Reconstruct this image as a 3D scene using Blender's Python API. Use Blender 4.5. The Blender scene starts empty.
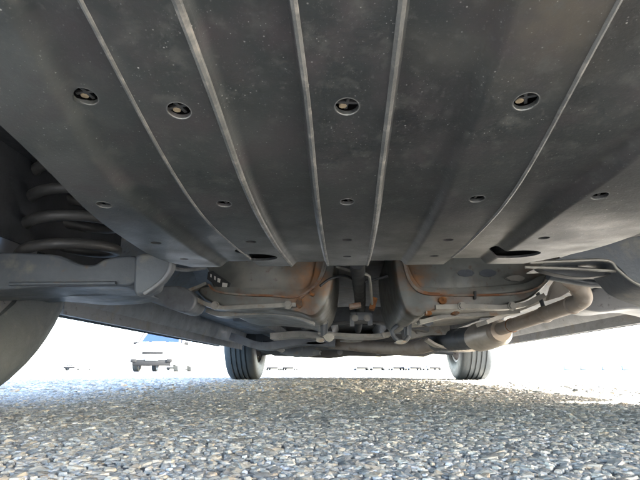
import bpy, bmesh, math, random
import numpy as np
from mathutils import Vector, Matrix, Euler

random.seed(7); rng = np.random.default_rng(7)
rad = math.radians
scn = bpy.context.scene
COL = scn.collection

# ------------------------------------------------------------------ camera
F = 470.0                                   # focal length in pixels of the 640 px wide photograph
PITCH, YAW = math.atan(130 / F), rad(2.93)
CAM = Vector((-0.08, 0.0, 0.065))
cd = bpy.data.cameras.new('camera'); cam = bpy.data.objects.new('camera', cd); COL.objects.link(cam)
cam.location = CAM; cam.rotation_euler = (math.pi / 2 + PITCH, 0, YAW)
cd.sensor_width = 36; cd.lens = 36 * F / 640; cd.clip_start = 0.01; cd.clip_end = 2000
scn.camera = cam
# ------------------------------------------------------------------ sky, sun, exposure
SUN_EL, SUN_AZ = rad(30), rad(100)          # azimuth clockwise from +Y: the sun stands to the right of the car
w = bpy.data.worlds.new('World'); scn.world = w; w.use_nodes = True
nt = w.node_tree; bg = nt.nodes['Background']
sky = nt.nodes.new('ShaderNodeTexSky'); sky.sky_type = 'NISHITA'; sky.sun_disc = False
sky.sun_elevation = SUN_EL; sky.sun_rotation = SUN_AZ
sky.air_density = 0.9; sky.dust_density = 2.2; sky.ozone_density = 0.5
nt.links.new(sky.outputs[0], bg.inputs[0]); bg.inputs[1].default_value = 0.13
sl = bpy.data.lights.new('sun', 'SUN'); sl.energy = 4.5; sl.angle = rad(0.5); sl.color = (1, .95, .87)
so = bpy.data.objects.new('sun', sl); COL.objects.link(so)
sd = Vector((math.sin(SUN_AZ) * math.cos(SUN_EL), math.cos(SUN_AZ) * math.cos(SUN_EL), math.sin(SUN_EL)))
so.rotation_euler = sd.to_track_quat('Z', 'Y').to_euler(); so.location = (4, 0, 6)
vs = scn.view_settings
vs.view_transform = 'Standard'; vs.look = 'None'; vs.gamma = 1; vs.use_curve_mapping = False
vs.exposure = 4.95
scn.cycles.max_bounces = 10; scn.cycles.diffuse_bounces = 7; scn.cycles.glossy_bounces = 4
scn.cycles.sample_clamp_indirect = 20

# ------------------------------------------------------------------ helpers
RM = cam.rotation_euler.to_matrix()
def ray(px, py): return RM @ Vector(((px - 320) / F, (240 - py) / F, -1.0))
def P(px, py, Y):                           # the point of a pixel's ray at distance Y
    d = ray(px, py); return CAM + d * (Y / d.y)
def PZ(px, py, z):
    d = ray(px, py); return CAM + d * ((z - CAM.z) / d.z)

def mesh(name, v, f, smooth=True):
    me = bpy.data.meshes.new(name); me.from_pydata([tuple(q) for q in v], [], f)
    bm = bmesh.new(); bm.from_mesh(me)
    bmesh.ops.recalc_face_normals(bm, faces=bm.faces); bm.to_mesh(me); bm.free()
    if smooth:
        me.shade_smooth(); me.set_sharp_from_angle(angle=rad(38))
    return me
def add(name, me, m, parent=None):
    o = bpy.data.objects.new(name, me); COL.objects.link(o)
    if m is not None:
        me.materials.clear(); me.materials.append(m)
    if parent: o.parent = parent
    return o
def obj(name, v, f, m, parent=None, smooth=True): return add(name, mesh(name, v, f, smooth), m, parent)
def empty(name, loc=(0, 0, 0)):
    o = bpy.data.objects.new(name, None); COL.objects.link(o); o.location = loc; o.empty_display_size = .2; return o
def tag(o, label=None, cat=None, group=None, kind=None):
    for k, v in (('label', label), ('category', cat), ('group', group), ('kind', kind)):
        if v: o[k] = v
    return o
def copy_tree(o, parent=None):
    c = o.copy(); COL.objects.link(c); c.parent = parent
    for ch in list(o.children): copy_tree(ch, c)
    return c

class G:                                    # collects vertices and faces
    def __init__(s): s.v = []; s.f = []
    def add(s, v, f):
        n = len(s.v); s.v += [Vector(q) for q in v]; s.f += [tuple(i + n for i in q) for q in f]; return s
    def box(s, c, d, rot=None, bev=0.0):
        bm = bmesh.new(); bmesh.ops.create_cube(bm, size=1)
        for q in bm.verts: q.co = Vector((q.co.x * d[0], q.co.y * d[1], q.co.z * d[2]))
        if bev: bmesh.ops.bevel(bm, geom=list(bm.edges), offset=bev, segments=2, affect='EDGES', profile=.6)
        R = Euler(rot).to_matrix() if rot else Matrix.Identity(3)
        bm.verts.index_update()
        s.add([R @ q.co + Vector(c) for q in bm.verts], [[q.index for q in fc.verts] for fc in bm.faces]); bm.free(); return s
    def tube(s, pts, r, n=12, cap=True, squash=None):
        pts = [Vector(p) for p in pts]; rs = r if hasattr(r, '__len__') else [r] * len(pts)
        ring = []; up = None
        for i, p in enumerate(pts):
            t = (pts[min(i + 1, len(pts) - 1)] - pts[max(i - 1, 0)]).normalized()
            if up is None:
                up = Vector((0, 0, 1)) if abs(t.z) < .9 else Vector((0, 1, 0))
            a = t.cross(up).normalized(); b = a.cross(t).normalized(); up = b
            k = squash or (1, 1)
            ring.append([p + (a * math.cos(2 * math.pi * j / n) * k[0] + b * math.sin(2 * math.pi * j / n) * k[1]) * rs[i] for j in range(n)])
        v = [q for rg in ring for q in rg]
        f = [(i * n + j, i * n + (j + 1) % n, (i + 1) * n + (j + 1) % n, (i + 1) * n + j) for i in range(len(pts) - 1) for j in range(n)]
        if cap: f += [tuple(range(n))[::-1], tuple((len(pts) - 1) * n + j for j in range(n))]
        return s.add(v, f)
    def slab(s, poly, off):                 # polygon extruded by a vector
        n = len(poly); off = Vector(off); poly = [Vector(p) for p in poly]
        return s.add(poly + [p + off for p in poly], [tuple(range(n)), tuple(range(2 * n - 1, n - 1, -1))] +
                     [(i, (i + 1) % n, n + (i + 1) % n, n + i) for i in range(n)])
    def strip(s, A, B, th=(0, .004, 0)):    # ribbon between two polylines with a thickness vector
        n = len(A); th = Vector(th); A = [Vector(a) for a in A]; B = [Vector(b) for b in B]
        v = A + B + [a + th for a in A] + [b + th for b in B]; f = []
        for i in range(n - 1):
            f += [(i, i + 1, n + i + 1, n + i), (2 * n + i + 1, 2 * n + i, 3 * n + i, 3 * n + i + 1),
                  (i, 2 * n + i, 2 * n + i + 1, i + 1), (n + i + 1, 3 * n + i + 1, 3 * n + i, n + i)]
        f += [(0, n, 3 * n, 2 * n), (n - 1, 3 * n - 1, 4 * n - 1, 2 * n - 1)]
        return s.add(v, f)
    def lathe(s, prof, axis='X', n=40, c=(0, 0, 0)):   # prof of (axial, radius); closed ring
        m = len(prof); v = []
        for j in range(n):
            a = 2 * math.pi * j / n
            for (x, r) in prof: v.append(Vector((x, r * math.cos(a), r * math.sin(a))) + Vector(c))
        f = [(j * m + i, j * m + (i + 1) % m, ((j + 1) % n) * m + (i + 1) % m, ((j + 1) % n) * m + i) for j in range(n) for i in range(m)]
        return s.add(v, f)
    def build(s, name, m, parent=None, smooth=True): return obj(name, s.v, s.f, m, parent, smooth)

def smooth_line(pts, k=8):                  # Catmull-Rom
    p = [Vector(q) for q in pts]; p = [p[0] * 2 - p[1]] + p + [p[-1] * 2 - p[-2]]; out = []
    for i in range(1, len(p) - 2):
        for j in range(k):
            t = j / k; a, b, c, d = p[i - 1:i + 3]
            out.append(.5 * ((2 * b) + (c - a) * t + (2 * a - 5 * b + 4 * c - d) * t * t + (3 * b - a - 3 * c + d) * t ** 3))
    return out + [p[-2]]

# ------------------------------------------------------------------ materials
def mat(name, c1, c2=None, rough=.5, metal=0.0, scale=30, bump=.15, bscale=200, spec=.5, layers=(), rvar=.1, coat=0, stains=()):
    """two-tone mottled material; layers: (colour, noise scale, threshold lo, hi, kind) laid on top"""
    m = bpy.data.materials.new(name); m.use_nodes = True; t = m.node_tree; n = t.nodes; L = t.links.new
    b = n['Principled BSDF']; b.inputs['Metallic'].default_value = metal
    b.inputs['Specular IOR Level'].default_value = spec; b.inputs['Coat Weight'].default_value = coat
    tc = n.new('ShaderNodeTexCoord'); co = tc.outputs['Object']
    def noise(sc, det=6, rg=.6):
        q = n.new('ShaderNodeTexNoise'); q.inputs['Scale'].default_value = sc; q.inputs['Detail'].default_value = det
        q.inputs['Roughness'].default_value = rg; L(co, q.inputs['Vector']); return q.outputs['Fac']
    def ramp(src, lo, hi):
        q = n.new('ShaderNodeMapRange'); q.inputs[1].default_value = lo; q.inputs[2].default_value = hi; L(src, q.inputs[0]); return q.outputs[0]
    def mix(fac, a, bb):
        q = n.new('ShaderNodeMix'); q.data_type = 'RGBA'; L(fac, q.inputs[0])
        for sock, val in ((q.inputs[6], a), (q.inputs[7], bb)):
            if isinstance(val, tuple): sock.default_value = (*val, 1)
            else: L(val, sock)
        return q.outputs[2]
    nz = noise(scale)
    col = mix(ramp(nz, .3, .7), c1, c2 or tuple(x * .75 for x in c1))
    for (pt, r0, r1, sc_) in stains:        # rust bleeding out from a seam corner
        dv = n.new('ShaderNodeVectorMath'); dv.operation = 'DISTANCE'; dv.inputs[1].default_value = tuple(pt); L(co, dv.inputs[0])
        ad = n.new('ShaderNodeMath'); ad.operation = 'MULTIPLY_ADD'; L(noise(38, 5), ad.inputs[0]); ad.inputs[1].default_value = -r1 * 1.6; L(dv.outputs['Value'], ad.inputs[2])
        col = mix(ramp(ad.outputs[0], r1 - r1 * .8, r0 - r1 * .8), col, sc_)
    for (lc, sc, lo, hi, kind) in layers:
        if kind == 'spots':
            q = n.new('ShaderNodeTexVoronoi'); q.inputs['Scale'].default_value = sc; L(co, q.inputs['Vector'])
            q.inputs['Randomness'].default_value = 1
            sp = ramp(q.outputs['Distance'], hi, lo)
            ms = ramp(noise(sc * .23, 2), .44, .60)
            mu = n.new('ShaderNodeMath'); mu.operation = 'MULTIPLY'; L(sp, mu.inputs[0]); L(ms, mu.inputs[1]); fac = mu.outputs[0]
        elif kind == 'scratch':
            mp = n.new('ShaderNodeMapping'); mp.inputs['Scale'].default_value = (sc, sc * .04, sc); mp.inputs['Rotation'].default_value = (0, 0, .5)
            L(co, mp.inputs[0]); q = n.new('ShaderNodeTexNoise'); q.inputs['Scale'].default_value = 1; q.inputs['Detail'].default_value = 3
            L(mp.outputs[0], q.inputs['Vector']); fac = ramp(q.outputs['Fac'], lo, hi)
        else:
            fac = ramp(noise(sc), lo, hi)
        col = mix(fac, col, lc)
    L(col, b.inputs['Base Color'])
    mr = n.new('ShaderNodeMapRange'); mr.inputs[3].default_value = max(rough - rvar, .05); mr.inputs[4].default_value = min(rough + rvar, 1)
    mr.inputs[1].default_value = .3; mr.inputs[2].default_value = .7
    L(noise(scale * 2.3), mr.inputs[0]); L(mr.outputs[0], b.inputs['Roughness'])
    if bump:
        bp = n.new('ShaderNodeBump'); bp.inputs['Strength'].default_value = bump; bp.inputs['Distance'].default_value = .002
        L(noise(bscale, 4), bp.inputs['Height']); L(bp.outputs[0], b.inputs['Normal'])
    return m
RUST = (.17, .065, .022)
M = {}
M['cover'] = None
M['rib'] = mat('scuffed_highlight_rib', (.11, .11, .105), (.06, .061, .06), .45, 0, 34, .3, 300, .5, [((.19, .18, .165), 70, .52, .7, 'n'), ((.035, .036, .036), 28, .58, .7, 'n')])  # pale grey carries scuffing plus the bright reflection on the rounded edge
M['clip'] = mat('dark_plastic_clip', (.05, .05, .05), None, .45)
M['hole_backing'] = mat('dark_hole_backing', (.006, .006, .0065), None, .95, 0, 40, .3, 300, .1)  # for the sheet added behind the cover's holes
M['lip'] = mat('worn_hole_lip', (.12, .12, .115), (.06, .06, .06), .5, 0, 300)
M['bolt'] = mat('tan_clip_pin', (.42, .34, .22), (.25, .19, .12), .55, 0, 200)
def tank_mat(name, st):
    return mat(name, (.145, .15, .138), (.085, .09, .084), .40, .3, 12, .4, 22, .5, [((.21, .195, .165), 7, .5, .75, 'n'), ((.11, .075, .05), 13, .54, .76, 'n'), ((.09, .07, .055), 70, .60, .74, 'n')], stains=st)
YT = 1.08
BR, OR = (.10, .045, .02), (.26, .12, .045)
M['tank_l'] = tank_mat('stained_tank_steel', [(P(306, 280, YT), .012, .075, (.15, .095, .055)), (P(316, 278, YT), .006, .045, OR), (P(308, 310, YT), .004, .035, BR), (P(300, 302, YT), .003, .028, OR), (P(280, 296, YT), .002, .022, BR), (P(240, 294, YT), .002, .02, BR), (P(314, 288, YT), .003, .02, BR)])
M['tank_r'] = tank_mat('stained_tank_steel', [(P(410, 272, YT), .008, .060, (.15, .09, .05)), (P(450, 306, YT), .004, .04, BR), (P(414, 284, YT), .004, .026, OR), (P(442, 299, YT), .003, .026, OR), (P(432, 311, YT), .002, .022, OR), (P(470, 296, YT), .002, .018, BR), (P(520, 295, YT), .002, .02, BR)])
M['rust'] = mat('rusty_steel', (.10, .042, .018), (.30, .125, .04), .85, 0, 90, .6, 180, .3, [((.10, .07, .05), 25, .5, .6, 'n'), ((.3, .28, .25), 45, .62, .7, 'n')])
M['flange'] = mat('rust_streaked_flange', (.22, .21, .19), (.17, .15, .12), .5, .2, 30, .3, 150, .5, [(RUST, 14, .42, .58, 'n'), ((.24, .11, .04), 45, .55, .66, 'n')])
M['bare'] = mat('bare_pressed_steel', (.29, .275, .245), (.17, .165, .15), .4, .3, 25, .2, 120, .5, [((.20, .13, .08), 30, .6, .7, 'n')])
M['exh'] = mat('heat_stained_exhaust', (.31, .275, .24), (.22, .19, .165), .62, .15, 14, .25, 150, .5, [((.17, .115, .08), 20, .55, .75, 'n'), ((.33, .30, .27), 33, .6, .72, 'n')])
M['shield'] = mat('dull_heat_shield', (.50, .47, .42), (.36, .33, .29), .45, .5, 25, .3, 80)
M['floor'] = mat('blue_grey_underseal', (.155, .165, .18), (.110, .119, .132), .5, 0, 10, .5, 90, .5, [((.085, .09, .10), 18, .52, .7, 'n'), ((.15, .135, .115), 9, .56, .7, 'n'), ((.06, .06, .065), 60, .62, .72, 'n')])
M['dark'] = mat('black_underbody_paint', (.028, .031, .036), (.018, .02, .023), .55, 0, 14, .3, 130)
M['arm'] = mat('black_painted_suspension_steel', (.088, .100, .116), (.060, .069, .081), .48, .1, 14, .3, 140, .5, [((.13, .13, .12), 30, .55, .72, 'n'), ((.10, .07, .05), 24, .63, .72, 'n')])
M['spring'] = mat('dusty_spring_steel', (.050, .050, .049), (.034, .034, .034), .5, 0, 30, .2, 200)
M['tyre'] = mat('tyre_rubber', (.030, .038, .044), (.038, .046, .051), .58, 0, 22, .3, 300, .5, [((.07, .068, .064), 40, .6, .78, 'n')])
M['rim'] = mat('silver_alloy', (.55, .55, .56), (.42, .42, .43), .32, .8, 20, .05)
M['liner'] = mat('felt_wheel_liner', (.026, .028, .030), (.018, .019, .02), .9, 0, 20, .5, 260)
M['paint'] = mat('pearl_white_paint', (.74, .74, .73), (.72, .72, .71), .28, 0, 3, 0, coat=.6, rvar=.03)
M['paint2'] = mat('silver_paint', (.50, .52, .54), (.48, .5, .52), .3, .4, 3, 0, coat=.6, rvar=.03)
M['paint3'] = mat('pale_blue_green_paint', (.42, .50, .50), (.40, .48, .48), .3, .1, 3, 0, coat=.6, rvar=.03)
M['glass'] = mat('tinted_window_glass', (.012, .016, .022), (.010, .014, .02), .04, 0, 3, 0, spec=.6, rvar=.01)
M['glass2'] = mat('sky_tinted_car_glass', (.007, .014, .030), (.006, .012, .027), .06, 0, 3, 0, spec=.3, rvar=.01)  # blue of the reflected sky is put into the base colour
M['glass3'] = mat('glare_tinted_car_glass', (.16, .18, .20), (.14, .16, .18), .1, 0, 3, 0, spec=.8, rvar=.01)  # window glare painted in as a pale base colour
M['barrier'] = mat('pale_green_barrier', (.085, .105, .105), (.07, .09, .09), .7, 0, 3, .1)
M['lamp'] = mat('clear_lamp_lens', (.5, .5, .5), (.4, .4, .42), .08, .3, 3, 0, rvar=.02)
M['redlamp'] = mat('red_tail_lamp', (.35, .02, .02), (.28, .015, .015), .12, 0, 3, 0, rvar=.02)
M['trim'] = mat('black_bumper_trim', (.03, .03, .032), (.025, .025, .027), .55, 0, 15)
M['trim2'] = mat('matt_black_trim', (.0045, .005, .0055), (.004, .0045, .005), .7, 0, 15, 0, spec=.2)
M['sticker'] = mat('black_sticker', (.015, .015, .016), None, .4, 0, 20, 0)
M['print'] = mat('white_sticker_print', (.62, .6, .56), (.5, .48, .44), .5, 0, 60, 0)

def ground_mat(big):
    m = bpy.data.materials.new('asphalt' if big else 'stone_chips'); m.use_nodes = True; t = m.node_tree; n = t.nodes; L = t.links.new
    b = n['Principled BSDF']; tc = n.new('ShaderNodeTexCoord'); b.inputs['Roughness'].default_value = .8
    if big:
        vo = n.new('ShaderNodeTexVoronoi'); vo.inputs['Scale'].default_value = 85; L(tc.outputs['Object'], vo.inputs['Vector'])
        hs = n.new('ShaderNodeSeparateColor'); L(vo.outputs['Color'], hs.inputs[0])
        cr = n.new('ShaderNodeValToRGB'); L(hs.outputs[0], cr.inputs[0]); e = cr.color_ramp.elements
        e[0].color = (.06, .062, .065, 1); e[1].color = (.24, .23, .20, 1)
        q = e.new(.45); q.color = (.075, .08, .088, 1); q = e.new(.75); q.color = (.13, .12, .10, 1)
        L(cr.outputs[0], b.inputs['Base Color'])
        bp = n.new('ShaderNodeBump'); bp.inputs['Strength'].default_value = .8; bp.inputs['Distance'].default_value = .004; bp.invert = True
        L(vo.outputs['Distance'], bp.inputs['Height']); L(bp.outputs[0], b.inputs['Normal'])
    else:
        at = n.new('ShaderNodeAttribute'); at.attribute_name = 'tone'
        nz = n.new('ShaderNodeTexNoise'); nz.inputs['Scale'].default_value = 500; nz.inputs['Detail'].default_value = 5; L(tc.outputs['Object'], nz.inputs['Vector'])
        mr = n.new('ShaderNodeMapRange'); mr.inputs[1].default_value = .25; mr.inputs[2].default_value = .75; mr.inputs[3].default_value = .6; mr.inputs[4].default_value = 1.35
        L(nz.outputs['Fac'], mr.inputs[0])
        mx = n.new('ShaderNodeVectorMath'); mx.operation = 'SCALE'; L(at.outputs['Color'], mx.inputs[0]); L(mr.outputs[0], mx.inputs['Scale'])
        L(mx.outputs[0], b.inputs['Base Color']); b.inputs['Roughness'].default_value = .8; b.inputs['Specular IOR Level'].default_value = .25
        bp = n.new('ShaderNodeBump'); bp.inputs['Strength'].default_value = .5; bp.inputs['Distance'].default_value = .001
        L(nz.outputs['Fac'], bp.inputs['Height']); L(bp.outputs[0], b.inputs['Normal'])
    return m
M['asphalt'] = ground_mat(True); M['chips'] = ground_mat(False)

# ------------------------------------------------------------------ the ground
S = 400.0
ground = obj('ground', [(-S, -S, -.0014), (S, -S, -.0014), (S, S, -.0014), (-S, S, -.0014)], [(0, 1, 2, 3)], M['asphalt'])
tag(ground, 'grey asphalt of exposed stone chips stretching to the horizon', 'asphalt', kind='structure')

TONES = np.array([[.16, .168, .178], [.115, .123, .135], [.20, .198, .185], [.235, .21, .168], [.28, .27, .245], [.10, .105, .11], [.36, .35, .325], [.145, .16, .17], [.21, .165, .115]])
TONES = np.minimum((TONES * .62 + TONES.mean(1, keepdims=True) * .38) * np.array([1.12, 1.06, .95]), .30)
TP = np.array([.22, .17, .15, .10, .09, .11, .03, .11, .02])
def chip(n, rg, rings):                     # one broken stone chip: chamfered, tilted, worn on top (unit radius)
    a = np.sort((np.arange(n) + rg.uniform(-.36, .36, n)) * 2 * math.pi / n) + rg.uniform(0, 6.3)
    rr = rg.uniform(.74, 1.2, n); asp = rg.uniform(.68, 1.0); ro = rg.uniform(0, 3.14)
    tx, ty = rg.normal(0, .12, 2); V = []; cx, cy = rg.uniform(-.14, .14, 2)
    for q, (k, zz) in enumerate(rings):
        jit = rg.uniform(.9, 1.1, n) if q else 1
        x = np.cos(a) * rr * k * jit + cx * (1 - k); y = (np.sin(a) * rr * k * jit + cy * (1 - k)) * asp
        x, y = x * math.cos(ro) - y * math.sin(ro), x * math.sin(ro) + y * math.cos(ro)
        z = zz + (x * tx + y * ty + rg.uniform(-.06, .06, n) if q else 0 * x)
        V.append(np.stack([x, y, z], 1))
    V = np.concatenate(V); Fc = []; m = len(rings) - 1
    for lv in range(m):
        for i in range(n):
            j = (i + 1) % n; Fc += [(lv * n + i, lv * n + j, (lv + 1) * n + j), (lv * n + i, (lv + 1) * n + j, (lv + 1) * n + i)]
    for i in range(1, n - 1): Fc.append((m * n, m * n + i, m * n + i + 1))
    return V, np.array(Fc)
RICH = ((1.0, -2.0), (1.0, -.40), (.86, -.08), (.5, .0)); LEAN = ((1.0, -2.0), (1.0, -.36), (.70, 0))
protos = {n: [chip(n, np.random.default_rng(100 * n + k), RICH if n > 5 else LEAN) for k in range(14)] for n in (5, 6, 7, 8)}
pos = []                                    # x, y, radius, top
def field(y0, y1, s, xa, xb):
    ny = int((y1 - y0) / (s * .88)); nx = int((xb - xa) / s)
    X, Y = np.meshgrid(np.arange(nx), np.arange(ny)); x = xa + (X + .5 * (Y % 2)) * s; y = y0 + Y * s * .88
    x = (x + rng.uniform(-.33, .33, x.shape) * s).ravel(); y = (y + rng.uniform(-.33, .33, y.shape) * s).ravel()
    keep = np.abs(x - CAM.x + y * .05) < (y * .80 + .10); x, y = x[keep], y[keep]
    r = s * rng.choice([.42, .52, .64, .86, 1.2], x.shape, p=[.30, .30, .22, .13, .05]) * rng.uniform(.9, 1.1, x.shape)
    z = rng.normal(.0, s * .055, x.shape) + (r - s * .5) * .11
    return np.stack([x, y, r, z], 1)
near = field(.17, .62, .0066, -.65, .5)
mid = field(.62, 1.45, .0080, -1.4, 1.2)
far = field(1.45, 4.3, .020, -3.4, 3.1)
stones = np.concatenate([near, mid, far])
# the 300 that show largest become single pieces of the ground
fx = (stones[:, 0] - CAM.x) + stones[:, 1] * .051
size = stones[:, 2] / stones[:, 1]; size = np.where((np.abs(fx) < stones[:, 1] * .66) & (stones[:, 1] > .275), size, 0)
order = np.argsort(-size); big = order[:300]; rest = order[300:]
bank = []
for k in range(30):
    n = [6, 7, 8][k % 3]; V, Fc = protos[n][k // 3]; me = bpy.data.meshes.new('stone')
    me.from_pydata((V).tolist(), [], Fc.tolist()); at = me.attributes.new('tone', 'FLOAT_COLOR', 'POINT')
    c = TONES[rng.choice(len(TONES), p=TP)] * rng.uniform(.85, 1.15); at.data.foreach_set('color', np.tile([*c, 1], len(V)).astype(np.float32))
    me.materials.append(M['chips']); bank.append(me)
for i in big:
    x, y, r, z = stones[i]
    o = bpy.data.objects.new('stone', bank[rng.integers(30)]); COL.objects.link(o); o.parent = ground
    o.location = (x, y, z); o.scale = (r, r, r); o.rotation_euler = (0, 0, rng.uniform(0, 6.28))
VV, FF, CC = [], [], []; nv = 0
kind_ = np.where(stones[rest, 1] > 1.45, 5, rng.integers(6, 9, len(rest)))
for n in (5, 6, 7, 8):
    pick = kind_ == n
    idx = rest[pick]; kk = rng.integers(0, 14, len(idx))
    for k in range(14):
        ii = idx[kk == k]
        if not len(ii): continue
        V, Fc = protos[n][k]; a = rng.uniform(0, 6.28, len(ii)); ca, sa = np.cos(a)[:, None], np.sin(a)[:, None]
        s = stones[ii]; r = s[:, 2:3]
        x = (V[None, :, 0] * ca - V[None, :, 1] * sa) * r + s[:, 0:1]; y = (V[None, :, 0] * sa + V[None, :, 1] * ca) * r + s[:, 1:2]
        z = np.where(V[None, :, 2] > -1.5, V[None, :, 2] * r + s[:, 3:4], -.006)
        VV.append(np.stack([x, y, z], 2).reshape(-1, 3))
        FF.append((Fc[None] + (nv + np.arange(len(ii)) * len(V))[:, None, None]).reshape(-1, 3)); nv += len(ii) * len(V)
        c = TONES[rng.choice(len(TONES), len(ii), p=TP)] * rng.uniform(.8, 1.2, (len(ii), 1))
        CC.append(np.repeat(np.concatenate([c, np.ones((len(ii), 1))], 1), len(V), 0))
VV = np.concatenate(VV); FF = np.concatenate(FF); CC = np.concatenate(CC)
me = bpy.data.meshes.new('asphalt_chips'); me.vertices.add(len(VV)); me.vertices.foreach_set('co', VV.astype(np.float32).ravel())
me.loops.add(FF.size); me.loops.foreach_set('vertex_index', FF.astype(np.int32).ravel())
me.polygons.add(len(FF)); me.polygons.foreach_set('loop_start', np.arange(0, FF.size, 3, dtype=np.int32))
at = me.attributes.new('tone', 'FLOAT_COLOR', 'POINT'); at.data.foreach_set('color', CC.astype(np.float32).ravel())
me.update(); me.validate(); me.shade_flat()
o = add('asphalt_chips', me, M['chips'], ground); o['kind'] = 'stuff'
print('chips', len(stones), 'tris', len(FF))

# ------------------------------------------------------------------ car shell builder (hollow body lofted along its length)
def make_shell(prefix, root, paint, L, W, H, sill, yw, rw, off=(0, 0, 0), bonnet=.95, rear_rake=.12, simple=False, glass=None):
    glass = glass or M['glass']
    """body running from y=0 (rear) to y=L (front); yw = wheel centres, rw = arch radius"""
    hw = W / 2; step = .05 if not simple else .1
    ys = sorted(set([round(i * step, 3) for i in range(int(L / step) + 1)] + [L])); wr = rw - .05
    y_cowl = L - bonnet; y_roof = y_cowl - .62
    def at(y):
        e = min(1, max(0, min(y, L - y) / .45)); k = 1 - .16 * (1 - e) ** 2
        b = sill + (.06 * max(0, 1 - y / .3) if y < .3 else 0) + (.03 if y > L - .3 else 0)
        for q in yw:
            if abs(y - q) < rw: b = max(b, wr + math.sqrt(rw * rw - (y - q) ** 2))
        belt = H * .60
        if y > y_cowl: belt = H * .60 - .20 * ((y - y_cowl) / bonnet) ** 1.8; top = belt + .02
        elif y > y_roof: top = H - .03 - (H * .40 - .05) * ((y - y_roof) / .62)
        elif y < .28: top = H - .02 - (.28 - y) / .28 * rear_rake * 1.6
        else: top = H - .02 * abs((y - y_roof * .6) / y_roof)
        wk = hw * k
        mid = max(b + .05, H * .34)
        t = max(0, min(1, (top - belt) / (H * .38)))
        return [(wk * .965, b), (wk, b + .03 if b < mid - .06 else b + .01), (wk * 1.0, mid), (wk * .975, max(belt, mid + .02)),
                (wk * (.975 - .17 * t), belt + (top - belt) * .92), (wk * (.90 - .22 * t), top), (wk * .35, top + .015 * t + .004), (0, top + .02 * t + .005)]
    secs = [at(y) for y in ys]; m = len(secs[0]); v = []; row = []
    for y, s in zip(ys, secs):
        full = [(x, z) for x, z in s] + [(-x, z) for x, z in s[-2::-1]]
        row.append(list(range(len(v), len(v) + len(full)))); v += [Vector((x + off[0], y + off[1], z + off[2])) for x, z in full]
    nc = len(row[0]); f = [(row[i][j], row[i][j + 1], row[i + 1][j + 1], row[i + 1][j]) for i in range(len(ys) - 1) for j in range(nc - 1)]
    # end walls from bumper height up
    f += [tuple(row[0]), tuple(row[-1][::-1])]
    body = obj('body_shell', v, f, paint, root)
    def panel(name, cells, mm, push=.006):
        vv = []; ff = []; ids = {}
        c0 = sum((v[q] for c in cells for q in c), Vector()) / (4 * len(cells))
        nrm = Vector()
        for c in cells: nrm += (v[c[1]] - v[c[0]]).cross(v[c[3]] - v[c[0]])
        nrm.normalize()
        ctr = Vector((off[0], off[1] + L * .45, off[2] + H * .5))
        if nrm.dot(c0 - ctr) < 0: nrm = -nrm
        for c in cells:
            q = []
            for i in c:
                if i not in ids: ids[i] = len(vv); vv.append(c0 + (v[i] - c0) * .93 + nrm * push)
                q.append(ids[i])
            ff.append(tuple(q))
        return obj(name, vv, ff, mm, root)
    def idx(y): return min(range(len(ys)), key=lambda i: abs(ys[i] - y))
    def cells(ia, ib, cols): return [(row[i][j], row[i][j + 1], row[i + 1][j + 1], row[i + 1][j]) for i in range(ia, ib) for j in cols]
    a, b = idx(y_roof), idx(y_cowl)
    panel('windscreen', cells(a, b, range(5, nc - 6)), glass)
    mid = idx(y_roof * .52)
    for cols in ((3,), (nc - 5,)):
        panel('side_window', cells(idx(.30), mid, cols), glass); panel('side_window', cells(mid + 1, a, cols), glass)
    s0 = secs[0]; zt = s0[4][1]; zb = s0[3][1]
    rg = obj('rear_window', [(sx * x + off[0], off[1] - .008, z + off[2]) for sx, x, z in ((1, s0[3][0] * .86, zb + .03), (1, s0[4][0] * .86, zt - .03), (-1, s0[4][0] * .86, zt - .03), (-1, s0[3][0] * .86, zb + .03))], [(0, 1, 2, 3)], glass, root)
    wf = secs[-1][2][0]; zf = secs[-1][3][1]; yf = off[1] + L
    for sx in (-1, 1):
        G().box((sx * wf * .78 + off[0], yf + .0, zf - .10 + off[2]), (.34, .05, .12), (0, 0, sx * -.12), .02).build('headlight', M['lamp'], root)
        G().box((sx * s0[3][0] * .9 + off[0], off[1] - .004, zb - .16 + off[2]), (.16, .04, .26), None, .015).build('tail_lamp', M['redlamp'], root)
        G().box((sx * (hw + .09) + off[0], yf - bonnet - .22, H * .63 + off[2]), (.17, .10, .12), None, .03).build('door_mirror', M['trim2'] if simple else paint, root)
    G().box((off[0], yf + .006, zf - .13 + off[2]), (wf * 1.0, .04, .09), None, .01).build('grille', M['trim2'] if simple else M['trim'], root)
    G().box((off[0], yf - .02, sill + .10 + off[2]), (wf * 1.86, .10, .16 if not simple else .22), None, .05 if simple else .02).build('front_bumper', M['trim2' if simple else 'trim'], root)
    return body

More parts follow.
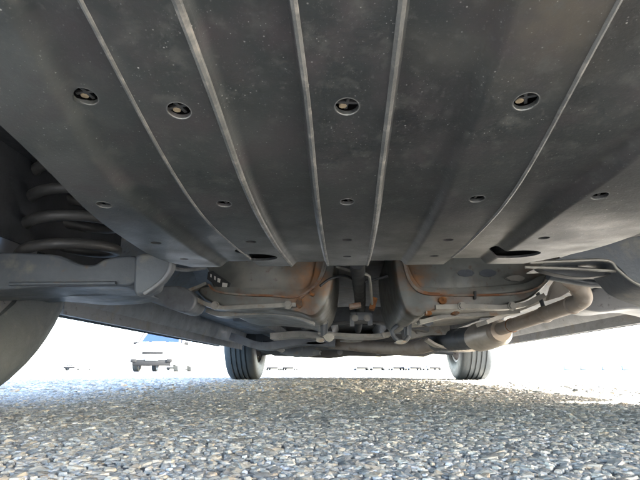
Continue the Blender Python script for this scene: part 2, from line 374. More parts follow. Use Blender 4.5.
def make_wheel(root, x, y, r=.31, wd=.215, sx=1, turn=0.0, detail=True):
    """tyre with circumferential grooves and a spoked rim; sx = +1 outside faces +x"""
    wh = empty('wheel', (x, y, r)); wh.parent = root; wh.rotation_euler = (0, 0, turn)
    hw = wd / 2; pr = [(-hw * .86, r * .62), (-hw * .98, r * .70), (-hw, r * .80), (-hw * .985, r * .90), (-hw * .93, r * .965), (-hw * .84, r * .99)]
    g = []
    for c in ((-.46, -.15, .15, .46) if detail else ()):
        g += [(c * hw - .0055, r), (c * hw - .0045, r - .009), (c * hw + .0045, r - .009), (c * hw + .0055, r)]
    pr = pr + g + [(-a, b) for a, b in pr[::-1]]
    t = G().lathe(pr, n=56 if detail else 28).build('tyre', M['tyre'], wh)
    rm = G().lathe([(-hw * .86, r * .64), (-hw * .8, r * .58), (hw * .5, r * .56), (hw * .86, r * .64), (hw * .80, r * .66), (-hw * .80, r * .66)], n=40)
    for k in range(5):
        a = k * 2 * math.pi / 5
        rm.box((sx * hw * .62, math.cos(a) * r * .32, math.sin(a) * r * .32), (.025, r * .16, r * .58), (a - math.pi / 2, 0, 0), .004)
    rm.lathe([(sx * hw * .5, .001), (sx * hw * .5, r * .2), (sx * hw * .75, r * .18), (sx * hw * .78, .001)], n=20)
    rm.build('rim', M['rim'], wh)
    if detail:
        G().lathe([(-sx * hw * .15, .02), (-sx * hw * .15, r * .535), (-sx * hw * .05, r * .535), (-sx * hw * .05, .02)], n=36).build('brake_disc', M['bare'], wh)
        G().box((-sx * hw * .1, r * .30, r * .22), (.09, .08, .12), (.6, 0, 0), .012).build('brake_caliper', M['dark'], wh)
    return wh

# ------------------------------------------------------------------ the car overhead
AX_R, AX_F = .66, 3.40
car = tag(empty('car', (0, 1.8, 0)), 'car seen from beneath with a ribbed black plastic undercover and rusty fuel tank', 'car')
car.location = (0, 0, 0)
make_shell('car', car, M['paint'], 4.35, 1.80, 1.62, .205, (AX_R + .10, AX_F + .10), .355, (0, -.10, 0))
for sx in (-1, 1):
    make_wheel(car, sx * .775, AX_F, .31, .205, sx, turn=0)
    make_wheel(car, sx * .748, AX_R, .31, .205, sx)

# --- undercover: a corrugated moulded panel, sloping down then level
Y_END = .62
Z_END = P(345, 265.5, Y_END).z
TILT, FLAP = .038, .04                     # the level part rises a little forwards, its last flap a little more
def zc(Y):
    return Z_END - TILT * (Y_END - Y) - FLAP * (.115 - .012 * math.log1p(math.exp(min(40, (Y - .505) / .012)))) + (.215 + TILT) * .035 * math.log1p(math.exp((.36 - Y) / .035))
def hit(px, py):
    d = ray(px, py); lo, hi = .02, 1.2
    fn = lambda Y: (CAM + d * (Y / d.y)).z - zc(Y)
    for _ in range(50):
        m_ = .5 * (lo + hi)
        if fn(m_) > 0: hi = m_
        else: lo = m_
    return CAM + d * (lo / d.y)
def line(pix):
    q = sorted([(p.y, p.x) for p in (hit(*a) for a in pix)])
    ys = [a for a, _ in q]; xs = [b for _, b in q]
    def fn(Y):
        if Y < ys[0]: return xs[0] + (xs[1] - xs[0]) / (ys[1] - ys[0]) * (Y - ys[0]) * .5
        if Y > ys[-1]: return xs[-1] + (xs[-1] - xs[-2]) / (ys[-1] - ys[-2]) * (Y - ys[-1])
        return float(np.interp(Y, ys, xs))
    return fn
xl = line([(-40, 88), (0, 125), (45, 166), (80, 204), (125, 239), (150, 255), (166, 262), (187, 266)])
xr = line([(760, 150), (640, 234), (590, 250), (545, 260), (512, 265.4)])
LN = {'A': line([(17, 0), (58, 85), (90, 145), (131, 197), (175, 232), (221, 265)]),
      'B': line([(75, 0), (117, 80), (160, 158), (203, 220), (238, 251), (256, 265)]),
      'C': line([(185, 0), (213, 75), (247, 178), (268, 225), (294, 265)]),
      'D': line([(288, 0), (303, 95), (313, 190), (326, 265)]),
      'E': line([(408, 0), (396, 90), (383, 180), (369, 265)]),
      'F': line([(509, 0), (481, 90), (448, 180), (425, 232), (403, 265)]),
      'G': line([(625, 0), (584, 75), (528, 176), (482, 232), (444, 265)]),
      'H': line([(730, 75), (604, 178), (553, 212), (505, 250), (482, 265)])}
def smoothfn(fn):
    ys = np.linspace(-.02, .66, 69); v = np.array([fn(y) for y in ys]); k = np.ones(7) / 7
    pad = np.concatenate([2 * v[0] - v[3:0:-1], v, 2 * v[-1] - v[-2:-5:-1]]); s = np.convolve(pad, k, 'valid')
    return lambda Y: float(np.interp(Y, ys, s))
xl0, xr0 = smoothfn(xl), smoothfn(xr); LN = {k: smoothfn(v) for k, v in LN.items()}
DEP = .0058                                 # depth of the corrugation
def zoff(X, Y):
    e = [LN[k](Y) for k in 'ABCDEFGH']; z = 0.0; lvl = [0, 1.3, 0, 1, 0, 1.1, 0, 1.45, 0]
    wd = [.012, .004, .007, .004, .004, .008, .004, .010]
    for i in range(8):
        t = max(0, min(1, (X - e[i]) / wd[i] + .5)); t = t * t * (3 - 2 * t); z += (lvl[i + 1] - lvl[i]) * t * DEP
    return z
def cover_z(X, Y):
    return zc(Y) + zoff(X, Y)
Ysmp = list(np.linspace(-.02, .44, 47)) + list(np.linspace(.45, .485, 6)) + list(np.linspace(.495, .515, 9)) + list(np.linspace(.52, Y_END, 14))
v = []; f = []; rows = []
wds = dict(zip('ABCDEFGH', [.012, .004, .007, .004, .004, .008, .004, .010]))
for Y in Ysmp:
    kn = [xl0(Y)]
    for k in 'ABCDEFGH':
        c = LN[k](Y)
        for t in (-.75, -.5, -.25, 0, .25, .5, .75): kn.append(c + wds[k] * t)
    kn.append(xr0(Y)); xs = [kn[0]]
    bad = [i for i in range(1, len(kn)) if kn[i] <= kn[i - 1]]
    if bad: print('order', round(Y, 3), bad, [round(q, 3) for q in kn[::7]])
    for i in range(1, len(kn)):
        sub = 7 if i in (1, len(kn) - 1) or (i - 1) % 7 == 0 else 1
        for q in range(1, sub + 1): xs.append(kn[i - 1] + (kn[i] - kn[i - 1]) * q / sub)
    rows.append(range(len(v), len(v) + len(xs))); v += [Vector((x, Y, cover_z(x, Y))) for x in xs]
nx = len(rows[0]); nv0 = len(v)
TH = .003
v += [q + Vector((0, 0, TH)) for q in v]
for i in range(len(Ysmp) - 1):
    for j in range(nx - 1):
        a, b, c, d = rows[i][j], rows[i][j + 1], rows[i + 1][j + 1], rows[i + 1][j]
        f += [(a, b, c, d), (d + nv0, c + nv0, b + nv0, a + nv0)]
bd = [rows[0][j] for j in range(nx)] + [r[nx - 1] for r in rows[1:]] + [rows[-1][j] for j in range(nx - 2, -1, -1)] + [r[0] for r in rows[-2:0:-1]]
for i in range(len(bd)):
    a, b = bd[i], bd[(i + 1) % len(bd)]; f.append((a, a + nv0, b + nv0, b))
cme = mesh('under_cover', v, f, False); bmt = bmesh.new(); bmt.from_mesh(cme); print('nonmanifold', sum(not e.is_manifold for e in bmt.edges), 'vol', bmt.calc_volume(signed=True)); bmt.free()
holes = [(84, 108, .0068), (179, 111, .0068), (347, 107, .0068), (526, 102, .0068)]
holes += [(104, 205, .0058), (224, 204, .0058), (347, 202, .0055), (477, 199, .0058), (600, 196, .006)]
small = [(156, 243, .0055), (251, 242, .0055), (347, 240, .005), (448, 240, .0055), (544, 238, .0055), (184, 259, .0055), (347, 256.5, .005), (434, 256, .0055)]
ovals = [(256, 257.5, .0255), (515, 254.5, .0275)]
cut = G(); centres = []
for (px, py, r) in holes + small + ovals:
    p = hit(px, py); p.z = cover_z(p.x, p.y); centres.append((p, r)); n = 32 if r > .02 else 18
    sl_ = (zc(p.y + .005) - zc(p.y - .005)) / .01
    ring = [(p.x + r * math.cos(2 * math.pi * j / n), p.y + r * math.sin(2 * math.pi * j / n)) for j in range(n)]
    cut.add([(x, y, p.z - .02) for x, y in ring] + [(x, y, p.z + .025) for x, y in ring],
            [tuple(range(n))[::-1], tuple(range(n, 2 * n))] + [(j, (j + 1) % n, n + (j + 1) % n, n + j) for j in range(n)])
tmp = bpy.data.objects.new('tmp_cut', mesh('tmp_cut', cut.v, cut.f, False)); COL.objects.link(tmp)
M['cover'] = mat('worn_black_plastic', (.0135, .016, .0162), (.023, .0255, .0245), .40, 0, 9, .11, 420, .8, [
    ((.036, .038, .036), 5, .50, .74, 'n'), ((.011, .0115, .0125), 3.1, .50, .68, 'n'), ((.034, .029, .030), 23, .48, .70, 'n'), ((.048, .049, .045), 75, .54, .72, 'n'), ((.060, .060, .056), 260, .60, .76, 'n'),
    ((.30, .30, .28), 110, .03, .075, 'spots'), ((.24, .24, .23), 190, .03, .11, 'spots'), ((.20, .20, .19), 330, .05, .13, 'spots'),
    ((.075, .075, .072), 700, .10, .2, 'spots')], .09,
    stains=[(hit(20, 80), .01, .07, (.044, .047, .046)), (hit(70, 175), .005, .055, (.044, .046, .045)), (hit(575, 15), .01, .06, (.058, .050, .039)), (hit(560, 225), .005, .06, (.056, .052, .044)),
            (hit(450, 60), .006, .03, (.044, .043, .038)), (hit(250, 150), .004, .035, (.04, .041, .04))])
cover = add('under_cover', cme, M['cover'], car)
bo = cover.modifiers.new('b', 'BOOLEAN'); bo.operation = 'DIFFERENCE'; bo.object = tmp; bo.solver = 'EXACT'; bo.use_self = False
dg = bpy.context.evaluated_depsgraph_get(); nm = bpy.data.meshes.new_from_object(cover.evaluated_get(dg)); print('cover', len(cme.polygons), len(nm.polygons))
cover.modifiers.clear(); cover.data = nm; nm.shade_smooth(); nm.set_sharp_from_angle(angle=rad(30)); nm.materials.clear(); nm.materials.append(M['cover'])
bpy.data.objects.remove(tmp)
cover['label'] = 'ribbed black plastic undercover with fastener holes'
# worn bead along the lower edge of the pressed strips, edge highlight painted in
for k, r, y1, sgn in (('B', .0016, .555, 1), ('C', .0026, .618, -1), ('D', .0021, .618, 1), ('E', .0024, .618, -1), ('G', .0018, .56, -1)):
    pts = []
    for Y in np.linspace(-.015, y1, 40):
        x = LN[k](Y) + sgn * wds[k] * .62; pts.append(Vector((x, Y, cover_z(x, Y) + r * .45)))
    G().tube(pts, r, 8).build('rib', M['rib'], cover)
fv = []; ff = []; sel = list(range(1, len(Ysmp) - 1)); cs = list(range(2, nx - 2))
for i in sel: fv += [v[rows[i][k]] + Vector((0, 0, .0068)) for k in cs]
ff = [(i * len(cs) + k, i * len(cs) + k + 1, (i + 1) * len(cs) + k + 1, (i + 1) * len(cs) + k) for i in range(len(sel) - 1) for k in range(len(cs) - 1)]
obj('added_hole_backing', fv, ff, M['hole_backing'], cover)  # sheet added just above the cover so its holes look dark
# fasteners in the two big rows
for (p, r) in centres[:9]:
    sl_ = math.atan((zc(p.y + .005) - zc(p.y - .005)) / .01)
    R = Euler((sl_, 0, 0)).to_matrix()
    g = G(); n = 24; lip = []
    for j in range(n + 1):
        a = 2 * math.pi * j / n; lip.append(Vector((p.x, p.y, 0)) + R @ Vector(((r + .0004) * math.cos(a), (r + .0004) * math.sin(a), 0)) + Vector((0, 0, p.z + .0004)))
    G().tube(lip, .0005, 6, False).build('hole_lip', M['lip'], cover)
    an = random.uniform(-.4, .4); g = G()
    for q in (0, math.pi / 2):
        g.box(p + Vector((0, 0, .0036)), (r * 1.96, .0018, .002), (sl_, 0, an + q))
    g.build('clip', M['clip'], cover)
    if r > .006: G().tube([p + Vector((-r * .35, r * .4, .0060)), p + Vector((-r * .35, r * .4, .0022))], r * .34, 10).build('pin', M['bolt'], cover)

# --- body floor above everything
fl = G()
fl.slab([(-.84, -.08, .40), (.84, -.08, .40), (.84, .95, .40), (-.84, .95, .40)], (0, 0, .006))
fl.build('boot_floor', M['dark'], car, False)
G().slab([(-.84, .95, .40), (.84, .95, .40), (.84, .95, .37), (-.84, .95, .37)], (0, .006, 0)).build('kick_up_panel', M['floor'], car, False)
g = G(); xs_ = [-.86, -.70, -.60, -.30, -.15, -.11, .11, .15, .30, .60, .70, .86]
zz_ = [.290, .290, .275, .275, .28, .36, .36, .28, .275, .275, .290, .290]
v = []; f = []
yy_ = [.956 + i * .1 for i in range(26)]
for Y in yy_:
    for x, z in zip(xs_, zz_): v.append((x, Y, max(z, min(.385, .385 - (Y - 1.62) * .7) if abs(x) < .65 else z) + (.012 if int(Y * 5) % 2 and abs(x) in (.60, .30) else 0)))
n = len(xs_)
f = [(i * n + j, i * n + j + 1, (i + 1) * n + j + 1, (i + 1) * n + j) for i in range(len(yy_) - 1) for j in range(n - 1)]
obj('floor_pan', v, f, M['floor'], car)
for sx in (-1, 1):
    sec = [(.88, .30), (.872, .222), (.80, .200), (.735, .205), (.715, .225), (.70, .30)]
    v = [Vector((sx * x, y, z)) for y in (1.03, 3.02) for x, z in sec]; n = len(sec)
    obj('sill', v, [(i, i + 1, n + i + 1, n + i) for i in range(n - 1)] + [tuple(range(n)), tuple(range(n, 2 * n))], M['floor'], car)
    G().box((sx * .725, 2.02, .203), (.006, 1.94, .03)).build('sill_seam', M['floor'], car)
    # floor rails
    G().box((sx * .44, 2.35, .255), (.09, 1.3, .045), None, .01).build('floor_rail', M['floor'], car)
    # wheel housings
    for yw_, nm_ in ((AX_R, 0), (AX_F, 1)):
        g = G(); A = []; B = []
        for k in range(21):
            a = math.pi * (-.06 + 1.12 * k / 20); c = Vector((0, yw_ - math.cos(a) * .352, .31 + math.sin(a) * .352))
            A.append(c + Vector((sx * .60, 0, 0))); B.append(c + Vector((sx * .87, 0, 0)))
        g.strip(A, B, (0, 0, .004)); 
        g.build('wheel_arch_liner', M['liner'], car)
        if nm_ == 0: G().slab([(sx * .60, .20, .26), (sx * .60, 1.03, .26), (sx * .60, 1.03, .66), (sx * .60, .20, .66)], (sx * -.004, 0, 0)).build('inner_arch_panel', M['dark'], car, False); G().slab([(sx * .61, .12, .16), (sx * .61, .37, .16), (sx * .61, .37, .5), (sx * .61, .12, .5)], (sx * .004, 0, 0)).build('sun_gap_blocker', M['dark'], car, False)  # second slab is an unseen panel added to stop a sun streak
        else: G().slab([(sx * .52, 3.02, .30), (sx * .52, 3.79, .30), (sx * .52, 3.79, .75), (sx * .52, 3.02, .75)], (sx * -.004, 0, 0)).build('inner_arch_panel', M['dark'], car, False)
# rear bumper skirt and front end floor
g = G(); A = []; B = []
for k in range(25):
    t = -1 + 2 * k / 24; y = -.085 + .10 * abs(t) ** 4; A.append((t * .84, y, .275)); B.append((t * .84, y + .02, .43))
g.strip(A, B, (0, .004, 0)).build('rear_bumper', M['trim'], car)
G().slab([(-.80, 3.40, .23), (.80, 3.40, .23), (.80, 4.20, .23), (-.80, 4.20, .23)], (0, 0, .006)).build('splash_guard', M['dark'], car, False)
G().slab([(-.84, 3.0, .34), (.84, 3.0, .34), (.84, 4.20, .34), (-.84, 4.20, .34)], (0, 0, .006)).build('engine_bay_floor', M['dark'], car, False)

# --- fuel tank: two lobes either side of a tunnel
def lobe(pix_rear, depth, mm, name, parent, YT=YT):
    """closed loft: rear face traced in its own plane at YT, carried forward and rounded"""
    base = [P(a, b, YT) for a, b in pix_rear]; c = sum(base, Vector()) / len(base); n = len(base)
    lv = [(0.0, .93), (.002, .955), (.010, .98), (.03, .995), (.06, 1.0), (depth - .06, 1.0), (depth - .02, .97), (depth, .88)]
    v = [];
    for dy, k in lv: v += [c + (p - c) * k + Vector((0, dy, 0)) for p in base]
    f = [(i * n + j, i * n + (j + 1) % n, (i + 1) * n + (j + 1) % n, (i + 1) * n + j) for i in range(len(lv) - 1) for j in range(n)]
    f += [tuple(range(n)), tuple((len(lv) - 1) * n + j for j in range(n))[::-1]]
    return obj(name, v, f, mm, parent)
def rounded(pts, k=5): # closed smooth pixel outline
    p = [Vector((a, b, 0)) for a, b in pts]; n = len(p); out = []
    for i in range(n):
        a, b, c, d = p[i - 1], p[i], p[(i + 1) % n], p[(i + 2) % n]
        for j in range(k):
            t = j / k; q = .5 * ((2 * b) + (c - a) * t + (2 * a - 5 * b + 4 * c - d) * t * t + (3 * b - a - 3 * c + d) * t ** 3); out.append((q.x, q.y))
    return out
tank = empty('fuel_tank', (0, 0, 0)); tank.parent = car
Lup = [(203, 243), (206, 270), (211, 286), (222, 298), (260, 301), (292, 303), (308, 297), (320, 282), (326, 262), (328, 240)]
Llo = [(196, 288), (205, 300), (222, 307), (262, 308), (296, 312), (312, 317), (322, 312), (331, 296), (336, 270), (336, 242), (322, 240), (312, 285), (280, 289), (230, 287)]
Rup = [(402, 240), (404, 262), (408, 284), (416, 297), (434, 301), (480, 301), (520, 298), (540, 291), (550, 270), (552, 243)]
Rlo = [(392, 242), (393, 268), (398, 296), (406, 314), (418, 318), (432, 311), (470, 308), (510, 305), (536, 296), (556, 276), (545, 276), (520, 285), (430, 288), (414, 282), (404, 262), (402, 242)]
lobe(rounded(Lup), .52, M['tank_l'], 'upper_lobe', tank); lobe(rounded(Rup), .52, M['tank_r'], 'upper_lobe', tank)
lobe(rounded(Llo, 4), .50, M['tank_l'], 'lower_lobe', tank, YT - .012); lobe(rounded(Rlo, 4), .50, M['tank_r'], 'lower_lobe', tank, YT - .012)
def pstrip(name, pixA, w0, Y, mm, parent, dep=.012, k=6, dz=0):
    pts = smooth_line([P(a, b, Y) for a, b in pixA], k)
    g = G(); A = []; B = []
    for i, p in enumerate(pts):
        t = (pts[min(i + 1, len(pts) - 1)] - pts[max(i - 1, 0)]); nrm = Vector((-t.z, 0, t.x)).normalized()
        A.append(p + nrm * w0 * .5); B.append(p - nrm * w0 * .5)
    return g.strip(A, B, (0, dep, 0)).build(name, mm, parent)
pstrip('seam_flange', [(208, 284), (216, 291), (240, 294.5), (270, 295.5), (292, 297), (304, 293.5), (316, 285), (324, 272), (328, 255)], .0042, YT - .022, M['flange'], tank, .03)
pstrip('seam_flange', [(402, 252), (406, 271), (411, 283), (420, 291.5), (436, 294.5), (480, 295), (520, 293), (542, 285), (552, 268)], .0042, YT - .022, M['flange'], tank, .03)
def pblob(name, px, py, rx, ry, Y, mm, parent, dep=.008, seed=0, n=20, lo_=.85):
    rg = random.Random(seed); c = P(px, py, Y); s = Y / F
    poly = [c + Vector((rx * s * math.cos(2 * math.pi * i / n) * rg.uniform(lo_, 1.12), 0, ry * s * math.sin(2 * math.pi * i / n) * rg.uniform(lo_, 1.12))) for i in range(n)]
    return G().slab(poly, (0, dep, 0)).build(name, mm, parent)
pstrip('rust_band', [(297, 300), (304, 295), (313, 287), (320, 277), (324.5, 262)], .005, YT - .018, M['flange'], tank, .02)
pstrip('rust_band', [(404.5, 262), (408, 276), (414, 286), (424, 292), (440, 294)], .005, YT - .018, M['flange'], tank, .02)
pblob('rust_scale', 299, 303, 3, 5, YT - .026, M['rust'], tank, .02, 1); pblob('rust_scale', 312, 293, 2.5, 3, YT - .026, M['rust'], tank, .02, 2)
pblob('rust_scale', 443, 300, 4, 3.5, YT - .026, M['rust'], tank, .02, 3); pblob('rust_scale', 429, 313, 3, 2.5, YT - .026, M['rust'], tank, .02, 4)
pblob('rust_scale', 456, 313, 3.5, 1.8, YT - .026, M['rust'], tank, .02, 5)
# pressed straps / flange of the floor below the tank
pstrip('tank_strap', [(196, 299), (206, 304), (222, 307.5), (250, 306.5), (296, 304.5)], .009, YT - .026, M['bare'], tank, .03)
pstrip('tank_strap', [(436, 307), (470, 306), (500, 307), (526, 304), (545, 295)], .010, YT - .026, M['bare'], tank, .03)
pstrip('tank_skid', [(206, 310), (222, 314), (262, 312), (290, 314), (314, 322)], .012, YT + .10, M['bare'], tank, .05)
pstrip('tank_skid', [(420, 322), (450, 315), (486, 314), (520, 311)], .010, YT + .10, M['bare'], tank, .05)
# dark ovals painting the shade of dents on the right lobe and the sticker on the left one
for px in (466, 488): pblob('press_mark_shade', px, 273, 8, 3.6, YT - .003, M['arm'], tank, .008, px, 24, .97)
pblob('drain_bracket', 516, 278, 9, 3, YT - .012, M['bare'], tank, .02, 9)
G().slab([P(474.5, 291, YT - .026), P(476.5, 291, YT - .026), P(476.5, 299, YT - .026), P(474.5, 299, YT - .026)], (0, .01, 0)).build('seam_tab', M['dark'], tank, False)
SK = YT - .006
stk = G().slab([P(a, b, SK) for a, b in ((208, 272), (213, 271), (230, 283), (227, 290), (218, 287), (207, 279))], (0, .008, 0)).build('sticker', M['sticker'], tank, False)
for a, b, w_, h_ in ((211.0, 275.6, .7, 2.0), (215, 278, .8, 2.4), (219, 280.3, 1.4, 2.6), (225, 285, 2.6, 2.7)):
    d = (.8, .5); c = (a, b)
    G().slab([P(c[0] - w_, c[1] - h_ * .9, SK - .002), P(c[0] + w_, c[1] - h_ * .55, SK - .002), P(c[0] + w_ * .6, c[1] + h_ * .95, SK - .002), P(c[0] - w_ * 1.2, c[1] + h_ * .6, SK - .002)], (0, .001, 0)).build('sticker_mark', M['print'], stk, False)

# --- tunnel between the lobes: cables, brackets, crossmembers
def tubepx(name, pix, r, mm, parent=car, k=6, n=10, sq=None):
    return G().tube(smooth_line([P(a, b, Y) for a, b, Y in pix], k), r, n, True, sq).build(name, mm, parent)
tubepx('brake_cable', [(336, 266, .98), (352, 271, 1.0), (367, 275, 1.02), (370, 281, 1.03), (372, 304, 1.1)], .0035, M['bare'], k=5)
tubepx('propeller_shaft', [(357, 262, .92), (359, 285, 1.15), (360, 308, 1.5), (358, 330, 2.3)], .016, M['dark'])
tubepx('hydraulic_pipe', [(320, 286, 1.02), (330, 279, 1.03), (345, 276, 1.05), (362, 282, 1.1), (388, 276, 1.1)], .003, M['dark'])
G().box(P(355, 306, 1.15), (.030, .03, .012), (0, -.2, 0), .003).build('cable_bracket', M['flange'], car)
G().box(P(373, 304, 1.13), (.014, .03, .030), (0, .3, 0), .003).build('cable_bracket', M['rust'], car)
G().box(P(361, 317, 1.35), (.062, .05, .024), None, .005).box(P(352, 321, 1.34), (.012, .03, .03)).box(P(370, 320, 1.34), (.012, .03, .03)).build('hanger_block', M['floor'], car)
pstrip('crossmember', [(300, 322), (326, 316), (345, 314), (380, 314), (402, 319), (430, 324)], .05, 1.65, M['floor'], car, .12)
pstrip('crossmember_flange', [(318, 332), (345, 335), (375, 335.5), (392, 333)], .012, 1.60, M['bare'], car, .15)
pstrip('crossmember', [(270, 336), (300, 334), (330, 337)], .022, 1.75, M['bare'], car, .10)
pstrip('crossmember', [(405, 334), (425, 330), (450, 329)], .04, 1.72, M['bare'], car, .10)
pstrip('floor_brace', [(230, 336), (262, 346), (300, 341), (335, 343)], .034, 2.2, M['floor'], car, .15)
for a, Yb in ((324, 1.30), (408, 1.30)):
    G().slab([P(a - 4, 316, Yb), P(a + 4, 316, Yb), P(a + 3.4, 336, Yb), P(a - 3.4, 336, Yb)], (0, .02, 0)).build('strap_bracket', M['arm'], car, False)
    G().slab([P(a - 1, 318, Yb - .012), P(a + 1, 318, Yb - .012), P(a + 1, 335, Yb - .012), P(a - 1, 335, Yb - .012)], (0, .012, 0)).build('strap_bracket', M['floor'], car, False)
pblob('bracket_foot', 329, 337, 5, 4, 1.28, M['bare'], car, .03, 21); pblob('bracket_foot', 320, 340, 4, 2, 1.28, M['bare'], car, .03, 22)
tubepx('tow_hook', [(398, 325, 1.3), (392, 331, 1.3), (396, 339, 1.3), (404, 342, 1.3), (409, 336, 1.3)], .006, M['arm'])
pblob('bracket_foot', 401, 342, 5, 2, 1.29, M['bare'], car, .03, 23)
pblob('hanger', 428, 322, 5, 4, 1.25, M['arm'], car, .03, 24)

# --- front subframe, engine underside
g = G()
low = [(256, 350), (275, 356), (300, 357), (330, 358.5), (350, 356), (380, 357), (400, 355), (424, 357), (438, 352)]
up = [(a, 334) for a, b in low]
A = [P(a, b, 2.55) for a, b in low]; B = [P(a, b, 2.55) for a, b in up]
g.strip(A, B, (0, .35, .01)).build('subframe', M['dark'], car)
tubepx('subframe_bar', [(262, 345, 2.45), (300, 347, 2.5), (350, 346, 2.5), (400, 349, 2.5), (440, 344, 2.45)], .022, M['arm'])
pblob('oil_pan', 300, 352, 22, 4, 2.40, M['arm'], car, .2, 31); pblob('subframe_foot', 280, 349, 4, 3, 2.3, M['bare'], car, .05, 32)
pblob('subframe_patch', 316, 343, 10, 1.3, 2.2, M['bare'], car, .05, 33); pblob('subframe_patch', 352, 340.5, 11, 1.4, 2.0, M['bare'], car, .05, 34)
for sx in (-1, 1):
    G().tube([(sx * .20, AX_F + .05, .20), (sx * .45, AX_F, .20), (sx * .67, AX_F, .19)], [.03, .022, .028], 10).build('lower_control_arm', M['arm'], car)
    G().tube([(sx * .15, AX_F + .02, .30), (sx * .68, AX_F, .31)], .015, 10).build('drive_shaft', M['dark'], car)

# --- exhaust
tubepx('exhaust_pipe', [(489, 333, 1.50), (510, 326, 1.36), (540, 316, 1.19), (566, 307, 1.06), (577, 303, 1.01), (583, 298, .985), (580, 289, .97), (570, 279, .95), (560, 271, .93), (551, 262, .91)], .0178, M['exh'], n=16)
tubepx('exhaust_resonator', [(503, 331, 1.44), (500, 332, 1.47), (490, 334.5, 1.52), (478, 337.5, 1.575), (474, 338.5, 1.60)], [.026, .040, .045, .045, .036], M['shield'], n=20, k=1)
tubepx('exhaust_collar', [(501, 330.5, 1.42), (496, 332, 1.455)], .031, M['exh'], n=20, k=1)
g = G(); pts = smooth_line([P(484, 335.5, 1.55), P(466, 338.5, 1.66), P(450, 340, 1.76), P(436, 341.5, 1.88)], 10)
g.tube(pts, [.035 + (.0035 if i % 2 else 0) for i in range(len(pts))], 16).build('flexible_pipe', M['arm'], car)
tubepx('exhaust_pipe', [(440, 340, 1.85), (425, 346, 2.0), (408, 348, 2.1), (385, 348, 2.2), (350, 345, 2.3), (330, 343, 2.35)], .028, M['exh'], n=14)
pstrip('heat_shield', [(428, 339), (438, 345), (455, 349.5), (475, 350), (492, 346)], .008, 1.75, M['shield'], car, .08)
pstrip('heat_shield', [(487, 322), (510, 313), (535, 303), (556, 294)], .010, 1.20, M['shield'], car, .10)
G().slab([P(a, b, 1.06) for a, b in ((549, 300), (553, 286), (560, 276), (566, 280), (569, 292), (560, 297))], (0, .02, 0)).build('heat_shield', M['shield'], car, False)
G().slab([P(a, b, 1.08) for a, b in ((575, 290), (586, 288), (602, 291), (590, 297), (580, 296))], (0, .03, 0)).build('heat_shield', M['shield'], car, False)

def bolt(px, py, Y, r=.007, mm='bare', parent=car):
    c = P(px, py, Y); g = G(); g.tube([c + Vector((0, .004, 0)), c + Vector((0, -.002, 0))], r * 1.35, 14); g.tube([c + Vector((0, 0, 0)), c + Vector((0, -.007, 0))], r, 6)
    return g.build('bolt', M[mm], parent)
for a in ((215, 305.5, YT - .027), (288, 305, YT - .027), (462, 306, YT - .027), (512, 306, YT - .027), (324, 321, 1.285), (408, 321, 1.285),
          (333, 334.5, 1.592), (384, 335, 1.592), (280, 336, 1.745), (318, 337, 1.745), (418, 331.5, 1.715), (443, 330, 1.715), (355, 318, 1.322), (367, 318, 1.322)): bolt(*a)
for a in ((300, 349, 2.38), (340, 352, 2.5), (378, 352, 2.5), (415, 351, 2.5)): bolt(*a, r=.011, mm='arm')
def ring(name, px, py, Y, px2, py2, Y2, r, wd, mm):
    a = P(px, py, Y); d = (P(px2, py2, Y2) - a).normalized(); return G().tube([a - d * wd, a - d * wd * .5, a + d * wd * .5, a + d * wd], [r - .002, r, r, r - .002], 18).build(name, M[mm], car)
ring('weld_bead', 512, 325.3, 1.35, 540, 316, 1.19, .0198, .003, 'rust'); ring('pipe_clamp', 545, 314.3, 1.165, 566, 307, 1.06, .0205, .008, 'exh'); ring('weld_bead', 572, 305, 1.03, 577, 303, 1.01, .0196, .003, 'exh')
tubepx('exhaust_hanger', [(545, 313, 1.165), (541, 300, 1.17), (537, 290, 1.2), (545, 284, 1.25)], .005, M['arm'])
# --- rear suspension: springs, trailing arms
def spring(cx, cy, z0, z1, R, wire, turns, parent):
    N = int(turns * 20); pts = [Vector((cx + R * math.cos(2 * math.pi * i / 20 + 1.9), cy + R * math.sin(2 * math.pi * i / 20 + 1.9), z0 + (z1 - z0) * i / N)) for i in range(N + 1)]
    return G().tube(pts, wire, 10).build('coil_spring', M['spring'], parent)
c = P(70, 256, AX_R + .10)
spring(c.x, c.y, c.z - .02, c.z + .215, .073, .0092, 5.0, car)
cr_ = -c.x
spring(cr_, c.y, c.z - .02, c.z + .215, .073, .0092, 5.0, car)
YA = AX_R + .02
def plate(name, pix, Y, dep, mm, parent=car, k=4, bev=.004):
    poly = [P(a, b, Y) for a, b in (rounded(pix, k) if k else pix)]
    o = G().slab(poly, (0, dep, 0)).build(name, mm, parent)
    md = o.modifiers.new('bevel', 'BEVEL'); md.width = bev; md.segments = 3; md.limit_method = 'ANGLE'; md.angle_limit = rad(40)
    return o
plate('trailing_arm', [(-60, 254), (0, 252), (35, 253), (58, 255), (72, 261), (82, 264), (94, 264), (104, 259), (118, 256), (135, 256), (141, 262), (138, 280), (126, 286), (110, 286), (40, 287), (-60, 290)], YA, .10, M['arm'])
tubepx('arm_seam', [(10, 284, YA - .004), (40, 283.5, YA - .005), (80, 283.5, YA - .005), (116, 283, YA - .004)], .0028, M['arm'])
plate('axle_bracket', [(138, 254), (168, 256), (172, 264), (166, 276), (156, 286), (143, 294), (134, 293), (134, 270)], YA - .03, .02, M['arm'])
tubepx('bracket_edge', [(171, 260, YA - .034), (168, 272, YA - .034), (159, 283, YA - .034), (144, 293.5, YA - .034)], .003, M['floor'])
plate('spring_seat', [(-40, 287), (30, 284), (80, 285), (130, 286), (120, 293), (75, 296), (20, 292), (-40, 300)], YA + .08, .12, M['arm'])
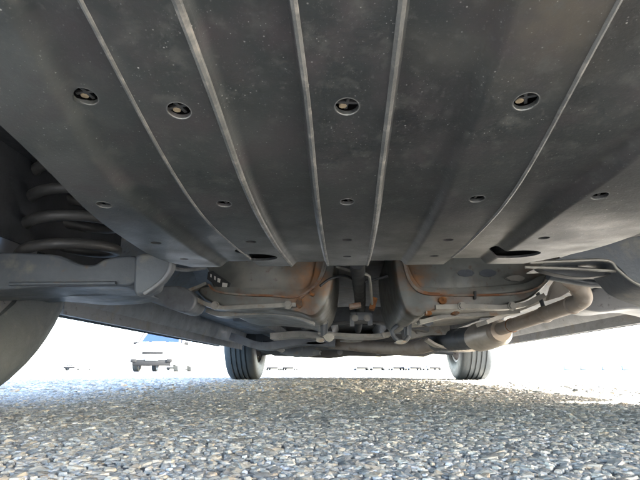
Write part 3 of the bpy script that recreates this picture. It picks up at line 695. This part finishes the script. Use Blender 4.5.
# torsion beam between the arms, hidden above the cover
G().tube([(-.25, AX_R, .31), (.14, AX_R, .31)], .03, 14).build('torsion_beam', M['arm'], car)
plate('trailing_arm', [(545, 263), (570, 262.3), (608, 261), (622, 270), (645, 290), (700, 300), (700, 232), (640, 236), (600, 245), (560, 258)], YA + .03, .08, M['arm'])
tubepx('arm_seam', [(530, 262.5, YA + .022), (570, 261, YA + .022), (607, 260.5, YA + .022), (618, 270, YA + .022), (632, 281, YA + .022), (650, 290, YA + .022)], .0022, M['bare'])
tubepx('arm_seam', [(525, 267, YA + .04), (570, 268.5, YA + .04), (616, 271, YA + .03)], .0022, M['bare'])
plate('axle_bracket', [(540, 265), (565, 265), (616, 271), (600, 276), (576, 277), (545, 271)], YA + .06, .02, M['dark'])
tubepx('panhard_bar', [(548, 276, .90), (600, 284, .92), (650, 282, .94)], .008, M['arm'])
plate('jacking_point', [(590, 290), (612, 284), (640, 282), (700, 290), (700, 320), (640, 309), (600, 312), (580, 305)], 1.04, .08, M['floor'])
plate('jacking_point', [(150, 288), (180, 286), (196, 298), (188, 312), (168, 308), (140, 296)], 1.04, .08, M['floor'])
pstrip('floor_rib', [(176, 296), (186, 291), (197, 287), (206, 283)], .007, 1.06, M['bare'], car, .02)
pstrip('floor_rib', [(168, 298), (180, 296), (192, 297), (200, 304)], .007, 1.07, M['bare'], car, .02)
tubepx('brake_hose', [(170, 268, .80), (186, 270, .9), (205, 268, 1.0)], .004, M['floor'])

# ------------------------------------------------------------------ parked vehicles beyond
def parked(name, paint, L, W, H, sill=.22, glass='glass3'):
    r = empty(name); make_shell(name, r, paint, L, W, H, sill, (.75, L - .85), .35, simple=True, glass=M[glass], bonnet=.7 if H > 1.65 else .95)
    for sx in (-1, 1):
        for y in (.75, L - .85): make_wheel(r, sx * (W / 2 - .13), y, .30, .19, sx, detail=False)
    G().slab([(-W * .46, .1, sill + .06), (W * .46, .1, sill + .06), (W * .46, L - .1, sill + .06), (-W * .46, L - .1, sill + .06)], (0, 0, .01)).build('underbody', M['dark'], r, False)
    return r
def place(o, px, D, rz, label, cat, group=None):
    p = PZ(px, 371, 0); d = ray(px, 371); o.location = (CAM.x + d.x / d.y * D, D, 0); o.rotation_euler = (0, 0, rz)
    tag(o, label, cat, group); return o
def dress(o, W, H, L, sill):                # dark details of a car's front: pillars, wipers, number plate recess, lower intake
    yc = L - (.7 if H > 1.65 else .95)
    for sx in (-1, 1):
        G().tube([(sx * W * .475, yc - .02, H * .615), (sx * W * .40, yc - .58, H - .06)], .032, 8).build('windscreen_pillar', M['trim2'], o)
        G().box((sx * W * .36, L + .03, sill + .16), (.20, .05, .12), None, .03).build('fog_lamp', M['trim2'], o)
        G().tube([(sx * W * .18 - .1, yc - .01, H * .635), (sx * W * .18 + .32, yc - .16, H * .70)], .012, 6).build('wiper', M['trim2'], o)
    G().box((0, L + .035, sill + .24), (.44, .02, .17), None, .01).build('number_plate', M['barrier'], o)
van = parked('parked_van', M['paint'], 4.3, 1.70, 1.64, glass='glass2')
place(van, 176, 21.0, rad(180 + 8), 'white parked van facing the car with blue sky in its windscreen', 'van')
dress(van, 1.70, 1.64, 4.3, .22)
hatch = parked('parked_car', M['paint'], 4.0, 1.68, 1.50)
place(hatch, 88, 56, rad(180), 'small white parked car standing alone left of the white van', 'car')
def barrier(px0, px1, D, label):
    a, b = ray(px0, 371), ray(px1, 371); x0 = CAM.x + a.x / a.y * D; x1 = CAM.x + b.x / b.y * D; n = max(1, round((x1 - x0) / 1.9)); w_ = (x1 - x0) / n
    r = empty('road_barrier', ((x0 + x1) / 2, D, 0)); hw_ = (x1 - x0) / 2
    for k in range(n):
        G().box((-hw_ + (k + .5) * w_, 0, .30), (w_ - .06, .28, .52), None, .05).build('barrier_block', M['barrier'], r)
        G().box((-hw_ + (k + .5) * w_, 0, .04), (w_ * .9, .46, .08), None, .02).build('barrier_foot', M['trim2'], r)
    tag(r, label, 'barrier', 'low barriers past the exhaust side of the car')
barrier(564, 597, 62, 'longer pale green low barrier at the open edge of the lot')
barrier(602, 609, 62, 'single short pale green barrier block standing between two longer barriers')
barrier(622, 662, 60, 'pale green low barrier running on past the short single block')
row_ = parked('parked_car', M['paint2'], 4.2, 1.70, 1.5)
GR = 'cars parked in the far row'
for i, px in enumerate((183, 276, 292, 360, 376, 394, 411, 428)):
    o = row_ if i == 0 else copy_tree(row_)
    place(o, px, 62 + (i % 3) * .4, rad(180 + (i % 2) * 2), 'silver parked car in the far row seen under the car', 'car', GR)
